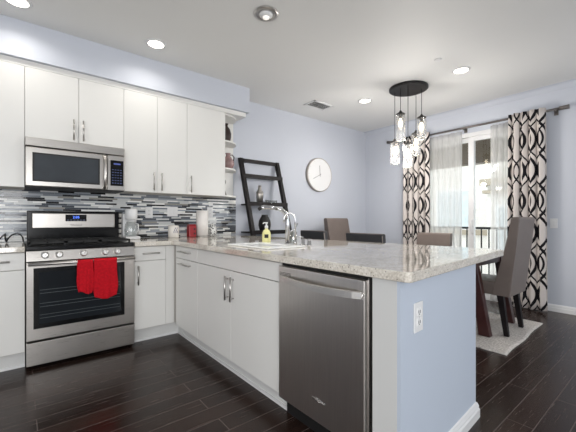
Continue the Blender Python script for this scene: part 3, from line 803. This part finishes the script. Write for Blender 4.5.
ft = thing('filter_tap', 'slim chrome gooseneck filter tap beside the kitchen faucet', 'tap', (1.655, 1.935, ZT0))
MB().cyl((1.655, 1.935, ZT0), (1.655, 1.935, ZT0 + .04), .014, .011).build('base', 'chrome', ft)
pts = [(1.655, 1.935, ZT0 + .03), (1.655, 1.935, ZT0 + .20)] + [(1.655 - .045 * (1 - math.cos(a)) * .8, 1.935 + .045 * (1 - math.cos(a)) * .55, ZT0 + .20 + .05 * math.sin(a)) for a in [PI * k / 10 for k in range(1, 11)]] + [(1.583, 1.9845, ZT0 + .175)]
MB().tube(pts, .0062, 10).build('spout', 'chrome', ft)
tag(MB().lathe([(.0, .0), (.030, .0), (.034, .012), (.037, .10), (.034, .10), (.031, .014), (.0, .012)], (1.71, 2.03, ZT0), 24).build('drinking_glass', 'clearg'), 'clear glass tumbler behind the sink left of the faucet', 'glass')
for (x, y, h, lab, nm) in ((1.69, 1.885, .045, 'short chrome soap dispenser by the slim filter tap', 'soap_dispenser'), (1.72, 1.845, .04, 'chrome air gap cap on worktop, rightmost fitting behind the sink', 'air_gap')):
    t = thing(nm, lab, 'fitting', (x, y, ZT0))
    MB().lathe([(.02, 0), (.02, .006), (.014, .01), (.014, h), (.009, h + .004)], (x, y, ZT0)).build('body', 'chrome', t)
    if nm == 'soap_dispenser': MB().tube([(x, y, ZT0 + h), (x, y, ZT0 + h + .02), (x - .045, y + .01, ZT0 + h + .022)], .006, 8).build('nozzle', 'chrome', t)
    else: MB().lathe([(.016, h), (.016, h + .006), (.0, h + .012)], (x, y, ZT0)).build('cap', 'chrome', t)
sb = thing('soap_bottle', 'yellow hand soap bottle with white pump behind the sink', 'soap bottle', (1.625, 2.275, ZT0), rz=0)
bx, by = 1.625, 2.275
MB().lathe([(.028, 0), (.036, .004), (.038, .05), (.036, .085), (.026, .108), (.014, .116), (.013, .125)], (bx, by, ZT0)).build('bottle', 'soap', sb)
b = MB().lathe([(.015, .125), (.015, .145), (.008, .15), (.006, .168)], (bx, by, ZT0))
b.cyl((bx, by, ZT0 + .165), (bx, by, ZT0 + .176), .012, .012, 12).tube([(bx, by, ZT0 + .171), (bx - .03, by - .005, ZT0 + .172), (bx - .04, by - .006, ZT0 + .164)], .005, 8)
b.build('pump', 'whitep', sb)
def fnl(u, v):
    a = PI + .95 + (u - .5) * .9; return (bx + .0384 * math.cos(a), by + .0384 * math.sin(a), ZT0 + .045 + .03 * v)
MB().grid(fnl, 8, 2, .0006).build('dark_label', 'blackm', sb)

# ------------------------------------------------------------------ ladder shelf
ls = thing('ladder_shelf', 'espresso wood leaning ladder shelf against the wall behind the counter', 'shelf', (2.63, 3.5, 0))
LX0, LX1, LT = 2.268, 2.925, 1.94
ly = lambda z: 3.80 - (LT - z) * .312           # front line of the rails
for x in (LX0, LX1 - .048):
    MB().prism([(ly(0), 0), (ly(0) + .055, 0), (ly(LT) + .035, LT), (ly(LT) - .02, LT)], x, x + .048, 'X').build('rail', 'espresso', ls)
MB().box(LX0 + .048, LX1 - .048, ly(LT) - .012, ly(LT) + .03, LT - .05, LT - .004).build('top_bar', 'espresso', ls)
for z in (1.70, 1.325, .955, .60):
    s_ = MB().box(LX0 + .0485, LX1 - .0485, ly(z) + .03, 3.832, z - .018, z).build('shelf_board', 'espresso', ls)
    MB().box(LX0 - .005, LX1 + .005, ly(z) - .022, ly(z) - .002, z - .03, z + .022).build('front_lip', 'espresso', s_)
zb = 1.3255; zx = 2.555; zy = 3.735
sh = thing('cocktail_shaker', 'pewter cocktail shaker on the middle board of the ladder shelf', 'shaker', (zx, zy, zb))
MB().lathe([(.036, 0), (.04, .004), (.05, .135), (.051, .15)], (zx, zy, zb)).build('cup', 'pewter', sh)
MB().lathe([(.051, .15), (.046, .17), (.026, .2), (.023, .21), (.023, .255), (.0, .258)], (zx, zy, zb)).build('lid', 'pewter', sh)
for i, x in enumerate((2.67, 2.74, 2.81)):
    tag(MB().lathe([(.0, 0), (.026, 0), (.03, .06), (.028, .06), (.024, .004), (.0, .004)], (x, 3.72, zb)).build('shot_glass', 'clearg'),
        ['small glass on the ladder shelf nearest the shaker', 'small glass on the ladder shelf, middle of three', 'small glass on the ladder shelf nearest the right rail'][i], 'glass', 'small glasses on the ladder shelf')
tag(MB().lathe([(.05, 0), (.07, .02), (.085, .08), (.08, .14), (.055, .19), (.04, .21), (.045, .225)], (2.585, 3.66, .9555)).build('vase', 'blackm'), 'round black vase on the lower ladder shelf board behind soap bottle', 'vase')

# ------------------------------------------------------------------ wall clock
ck = thing('wall_clock', 'large round white wall clock with thin dark hands', 'clock', (3.77, YW, 1.57))
cx, cz = 3.77, 1.840
MB().lathe([(.272, 0), (.272, .05), (.262, .052), (.262, .045)], (cx, YW - .0005, cz), 48, 'Y').build('rim', 'clockr', ck)
MB().lathe([(.2618, .0455), (.2618, .0475)], (cx, YW - .0005, cz), 48, 'Y').build('face', 'clockf', ck)
def hand(a, L, wd):
    m = Matrix.Translation((cx, YW - .0525, cz)) @ Matrix.Rotation(a, 4, 'Y')
    return MB().box(-wd, wd, -.0012, .0012, -.03, L, mat=m)
hand(-.06, .15, .0028).build('hour_hand', 'hand', ck)
hand(-2.02, .17, .0022).build('minute_hand', 'hand', ck)
MB().cyl((cx, YW - .048, cz), (cx, YW - .056, cz), .006, seg=12).build('pivot', 'hand', ck)
b = MB()
for k in range(12):
    m = Matrix.Translation((cx, YW - .0485, cz)) @ Matrix.Rotation(k * PI / 6, 4, 'Y')
    b.box(-.0015, .0015, -.0006, .0006, .232, .25, mat=m)
b.build('hour_marks', 'clockr', ck)

# ------------------------------------------------------------------ ceiling fixtures
def downlight(x, y, label, power):
    t = thing('downlight', label, 'ceiling light', (x, y, H - .012), 'recessed ceiling downlights')
    MB().lathe([(.070, .012), (.092, .012), (.092, .008), (.074, .0), (.068, .002), (.070, .012)], (x, y, H - .0125), 32).build('trim_ring', 'trim', t)
    MB().cyl((x, y, H - .0075), (x, y, H - .002), .0685, .0685, 32).build('lens', 'lamp', t)
    l = bpy.data.lights.new('downlight_lamp', 'AREA'); l.shape = 'DISK'; l.size = .14; l.energy = power; l.color = (1, .96, .91); l.spread = math.radians(150)
    o = bpy.data.objects.new('downlight_lamp', l); COL.objects.link(o); o.location = (x, y, H - .02)
downlight(-.01, 3.165, 'lit recessed ceiling light at the top left edge near cabinets', 2.6)
downlight(.981, 3.128, 'lit recessed ceiling light above the tall kitchen cabinets', 2.6)
downlight(3.66, 2.811, 'lit recessed ceiling light left of the pendant cluster', 4)
downlight(3.725, 1.577, 'lit recessed ceiling light right of the pendant cluster', 4)
t = thing('eyeball_light', 'round metal-ringed eyeball ceiling fixture near the top centre', 'ceiling light', (1.512, 2.122, H - .03))
MB().lathe([(.060, .03), (.098, .03), (.098, .024), (.066, .016), (.060, .03)], (1.512, 2.122, H - .0305), 32).build('trim_ring', 'nickel', t)
MB().lathe([(.0, 0), (.03, .002), (.05, .012), (.0605, .03)], (1.512, 2.122, H - .032), 28).build('eyeball', 'trim', t)
MB().cyl((1.512, 2.122, H - .04), (1.512, 2.122, H - .03), .022, .026, 20).build('lens', 'lampdim', t)
l = bpy.data.lights.new('eyeball_lamp', 'SPOT'); l.energy = 60; l.color = (1, .97, .93); l.spot_size = math.radians(36); l.spot_blend = .7; l.shadow_soft_size = .03
o = bpy.data.objects.new('eyeball_lamp', l); COL.objects.link(o); o.location = (1.512, 2.122, H - .046)
o.rotation_euler = (Vector((1.44, 1.97, .91)) - o.location).to_track_quat('-Z', 'Y').to_euler()
tag(MB().lathe([(.0, 0), (.03, .002), (.036, .006), (.036, .011)], (3.30, 1.622, H - .0115), 24).build('sprinkler_cover', 'trim'), 'small white round sprinkler cover on ceiling near right downlight', 'sprinkler')
vt = thing('ceiling_vent', 'white rectangular louvred air vent in the ceiling by back wall', 'vent', (3.298, 3.335, H - .012))
MB().box(3.298 - .17, 3.298 + .17, 3.335 - .095, 3.335 + .095, H - .004, H - .0005).build('backing', 'blackm', vt)
b = MB(); x0, x1, y0, y1 = 3.298 - .19, 3.298 + .19, 3.335 - .11, 3.335 + .11
b.box(x0, x1, y0, y0 + .025, H - .012, H - .0005).box(x0, x1, y1 - .025, y1, H - .012, H - .0005).box(x0, x0 + .025, y0, y1, H - .012, H - .0005).box(x1 - .025, x1, y0, y1, H - .012, H - .0005)
b.build('frame', 'trim', vt)
for k in range(7):
    y = 3.335 - .075 + k * .025
    m = Matrix.Translation((3.298, y, H - .008)) @ Matrix.Rotation(.6, 4, 'X')
    MB().box(-.166, .166, -.008, .008, -.001, .001, mat=m).build('louvre', 'trim', vt)

# pendant cluster
px, py = 3.73, 2.205
pd = thing('pendant_cluster', 'cluster of five clear glass jar pendants on round dark canopy', 'chandelier', (px, py, H - .03))
MB().lathe([(.21, 0), (.228, .006), (.228, .028), (.21, .0295)], (px, py, H - .03), 48).build('canopy', 'bronze', pd)
def pendant(x, y, ztop, zbot):
    MB().cyl((x, y, ztop + .03), (x, y, H - .028), .0035, seg=8).build('cord', 'bronze', pd)
    cap = MB().lathe([(.055, -.002), (.055, .006), (.03, .02), (.014, .035), (.008, .05)], (x, y, ztop), 20).build('socket_cap', 'bronze', pd)
    h = ztop - zbot
    b = MB().lathe([(.044, h), (.054, h - .02), (.056, h - .03), (.056, .02), (.05, .004), (.0, .0), (.0, .004), (.047, .008), (.052, .022), (.052, h - .03), (.05, h - .02), (.042, h - .001)], (x, y, zbot), 28)
    b.build('glass_shade', 'shade', pd)
    MB().cyl((x, y, ztop - .055), (x, y, ztop), .016, .018, 14).build('socket', 'bronze', cap)
    MB().lathe([(.012, 0), (.014, -.02), (.022, -.05), (.025, -.068), (.022, -.086), (.012, -.1), (.0, -.104)], (x, y, ztop - .05), 18).build('bulb', 'bulb', pd)
    l = bpy.data.lights.new('pendant_lamp', 'POINT'); l.energy = 10; l.color = (1, .96, .91); l.shadow_soft_size = .04
    o = bpy.data.objects.new('pendant_lamp', l); COL.objects.link(o); o.location = (x, y, zbot - .06)
A_ = math.radians(39.29)
def at_u(u, depth):                                   # cord hanging points under the canopy
    r = (u - 288) / 328.69 * depth
    return (depth * math.sin(A_) + r * math.cos(A_), depth * math.cos(A_) - r * math.sin(A_))
for u, dep, vt_, vb_ in ((400.5, 4.00, 114.5, 141.5), (421.6, 4.02, 118, 140.5), (394.8, 4.13, 142.5, 164.5), (408, 3.92, 144.5, 168), (416, 4.19, 134, 156)):
    x, y = at_u(u, dep); pendant(x, y, 1.1105 + (219.91 - vt_) / 328.69 * dep, 1.1105 + (219.91 - vb_) / 328.69 * dep)

# ------------------------------------------------------------------ curtains
rod = thing('curtain_rod', 'long pewter curtain rod over the sliding glass door', 'curtain rod', (4.947, 2.0, 2.45))
MB().cyl((4.947, .98, 2.43), (4.947, 3.2, 2.43), .014, seg=14).build('pole', 'rod', rod)
MB().cyl((4.947, .885, 2.43), (4.947, .98, 2.43), .026, .023, 16).build('finial', 'rod', rod)
MB().cyl((4.947, 3.2, 2.43), (4.947, 3.32, 2.455), .023, .026, 16).build('finial', 'rod', rod)
for y in (1.02, 2.06, 3.16):
    MB().box(4.94, XW - .0005, y - .008, y + .008, 2.405, 2.418).box(XW - .012, XW - .0005, y - .02, y + .02, 2.375, 2.465).build('bracket', 'rod', rod)
def curtain(name, label, y0, y1, z0, z1, xc, folds, amp, cloth, mat, thick, seed, top_amp=None, flare=0, grp=None):
    def fn(u, v):
        z = z0 + (z1 - z0) * v; a = amp * (1 - .35 * v) if top_amp is None else amp + (top_amp - amp) * v ** 3
        yy = y0 + (y1 - y0) * u + flare * (1 - v) * (u - .5)
        x = xc + a * math.sin(2 * PI * folds * u + seed + .5 * math.sin(v * 2 + seed)) + .3 * a * math.sin(2 * PI * folds * .43 * u + seed * 2 + v)
        return (x, yy + .012 * math.sin(4 * PI * folds * u + seed), z)
    o = MB().grid(fn, int(folds * 16), 24, thick, lambda u, v: (u * cloth, v * (z1 - z0))).build(name, mat)
    return tag(o, label, 'curtain', grp)
curtain('printed_curtain', 'black and white ogee print curtain at right end of rod', 1.09, 1.475, .012, 2.462, 4.885, 4.5, .026, .78, 'ogee', .003, .4, .026, .03, 'printed curtains')
curtain('printed_curtain', 'black and white ogee print curtain left, behind the pendant cluster', 2.53, 2.95, .012, 2.462, 4.885, 4.5, .026, .82, 'ogee', .003, 1.7, .026, .03, 'printed curtains')
curtain('sheer_curtain', 'wide white sheer curtain on the left half of the glass door', 2.10, 2.72, .015, 2.40, 4.990, 7, .016, 1.2, 'sheer', .0012, .2, .015, 0, 'sheer curtains')
curtain('sheer_curtain', 'narrow white sheer curtain beside the right printed curtain', 1.35, 1.72, .015, 2.40, 4.990, 5, .016, .8, 'sheer', .0012, 2.2, .015, 0, 'sheer curtains')

# ------------------------------------------------------------------ dining group
def fr(u, v):
    return (3.08 + 1.24 * u + .006 * math.sin(v * 9), .945 + .05 * u + 2.45 * v + .006 * math.sin(u * 11), .012 + .003 * math.sin(u * 60) * math.sin(v * 80))
tag(MB().grid(fr, 60, 80, .011).build('area_rug', 'rug'), 'pale woven beige rug under the dining table', 'rug')
tb = thing('dining_table', 'dark red-brown wood dining table on the pale rug behind the bar', 'table', (3.70, 2.2, .016))
MB().box(3.22, 4.22, 1.245, 3.20, .735, .77, .004).build('tabletop', 'mahog', tb)
b = MB().box(3.32, 4.08, 1.30, 1.325, .66, .735).box(3.32, 4.08, 3.03, 3.055, .66, .735).box(3.32, 3.345, 1.3, 3.055, .66, .735).box(4.055, 4.08, 1.3, 3.055, .66, .735)
b.build('apron', 'mahog', tb)
for sx in (0, 1):
    for sy in (0, 1):
        x0 = 3.38 if sx == 0 else 4.03
        yt = 1.33 if sy == 0 else 3.025; yo = 1.225 if sy == 0 else 3.13
        MB().prism([(yo - .05, .017), (yo + .05, .017), (yt + .032, .734), (yt - .032, .734)], x0, x0 + .07, 'X', .004).build('leg', 'mahog', tb)

def leg(parent, x, y, z1, dx, dy, mat='espresso', w0=.019, w1=.026):
    b = MB(); v = []
    for (z, w_, ox_, oy_) in ((0, w0, dx, dy), (z1, w1, 0, 0)):
        v.append([b.b.verts.new((x + ox_ + sx * w_, y + oy_ + sy * w_, z)) for sx, sy in ((-1, -1), (1, -1), (1, 1), (-1, 1))])
    for i in range(4): b.b.faces.new((v[0][i], v[0][(i + 1) % 4], v[1][(i + 1) % 4], v[1][i]))
    b.b.faces.new(v[0][::-1]); b.b.faces.new(v[1])
    b.build('leg', mat, parent, True)
def high_chair(x, y, rz, label, hw=.235):
    t = thing('host_chair', label, 'chair', (x, y, .0165), 'high-back dining chairs', rz)
    MB().prism([(-.245, .37), (-.09, .37), (-.15, .60), (-.205, .82), (-.255, 1.10), (-.27, 1.122), (-.315, 1.122), (-.327, 1.105), (-.30, .85)], -hw, hw, 'X', .008).build('backrest', 'taupe', t, True)
    MB().box(-hw + .003, hw - .003, -.13, .27, .372, .50, .02, 3).build('seat', 'taupe', t, True)
    for lx in (-.208, .208):
        leg(t, lx, -.165, .374, 0, -.05); leg(t, lx, .22, .374, 0, .01)
    return t
high_chair(3.76, 1.305, 0, 'tall taupe leather dining chair beside the bar end at right')
high_chair(3.90, 3.25, PI + .06, 'tall taupe leather dining chair at far end of table below the clock', .262)
def low_chair(x, y, rz, label, mat, hh=.955, hw=.23):
    t = thing('side_chair', label, 'chair', (x, y, .0165), 'low-back dining chairs', rz)
    MB().prism([(-.17, .39), (-.10, .39), (-.165, hh - .01), (-.18, hh), (-.215, hh), (-.228, hh - .01)], -hw, hw, 'X', .006).build('backrest', mat, t, True)
    MB().box(-hw, hw, -.145, .235, .37, .465, .018, 3).build('seat', mat, t, True)
    b = MB()
    for s_ in (-1, 1): b.tube([(s_ * (hw - .0015), -.166, .45), (s_ * (hw - .0015), -.223, hh - .02)], .005, 6)
    b.tube([(-hw + .003, -.22, hh - .002), (hw - .003, -.22, hh - .002)], .005, 6).build('piping', 'seam', t, True)
    for lx in (-hw + .028, hw - .028): leg(t, lx, -.155, .372, 0, -.045); leg(t, lx, .2, .372, 0, .01)
    return t
low_chair(3.15, 3.09, -PI / 2, 'dark low-back dining chair left of the head chair, near the faucet', 'charc', .955, .22)
low_chair(3.075, 2.215, -PI / 2, 'dark low-back dining chair seen from behind, over the middle of the bar', 'charc', .95, .24)
low_chair(4.24, 2.235, PI / 2, 'taupe low-back dining chair across the table in front of glass door', 'taupe', .915, .235)
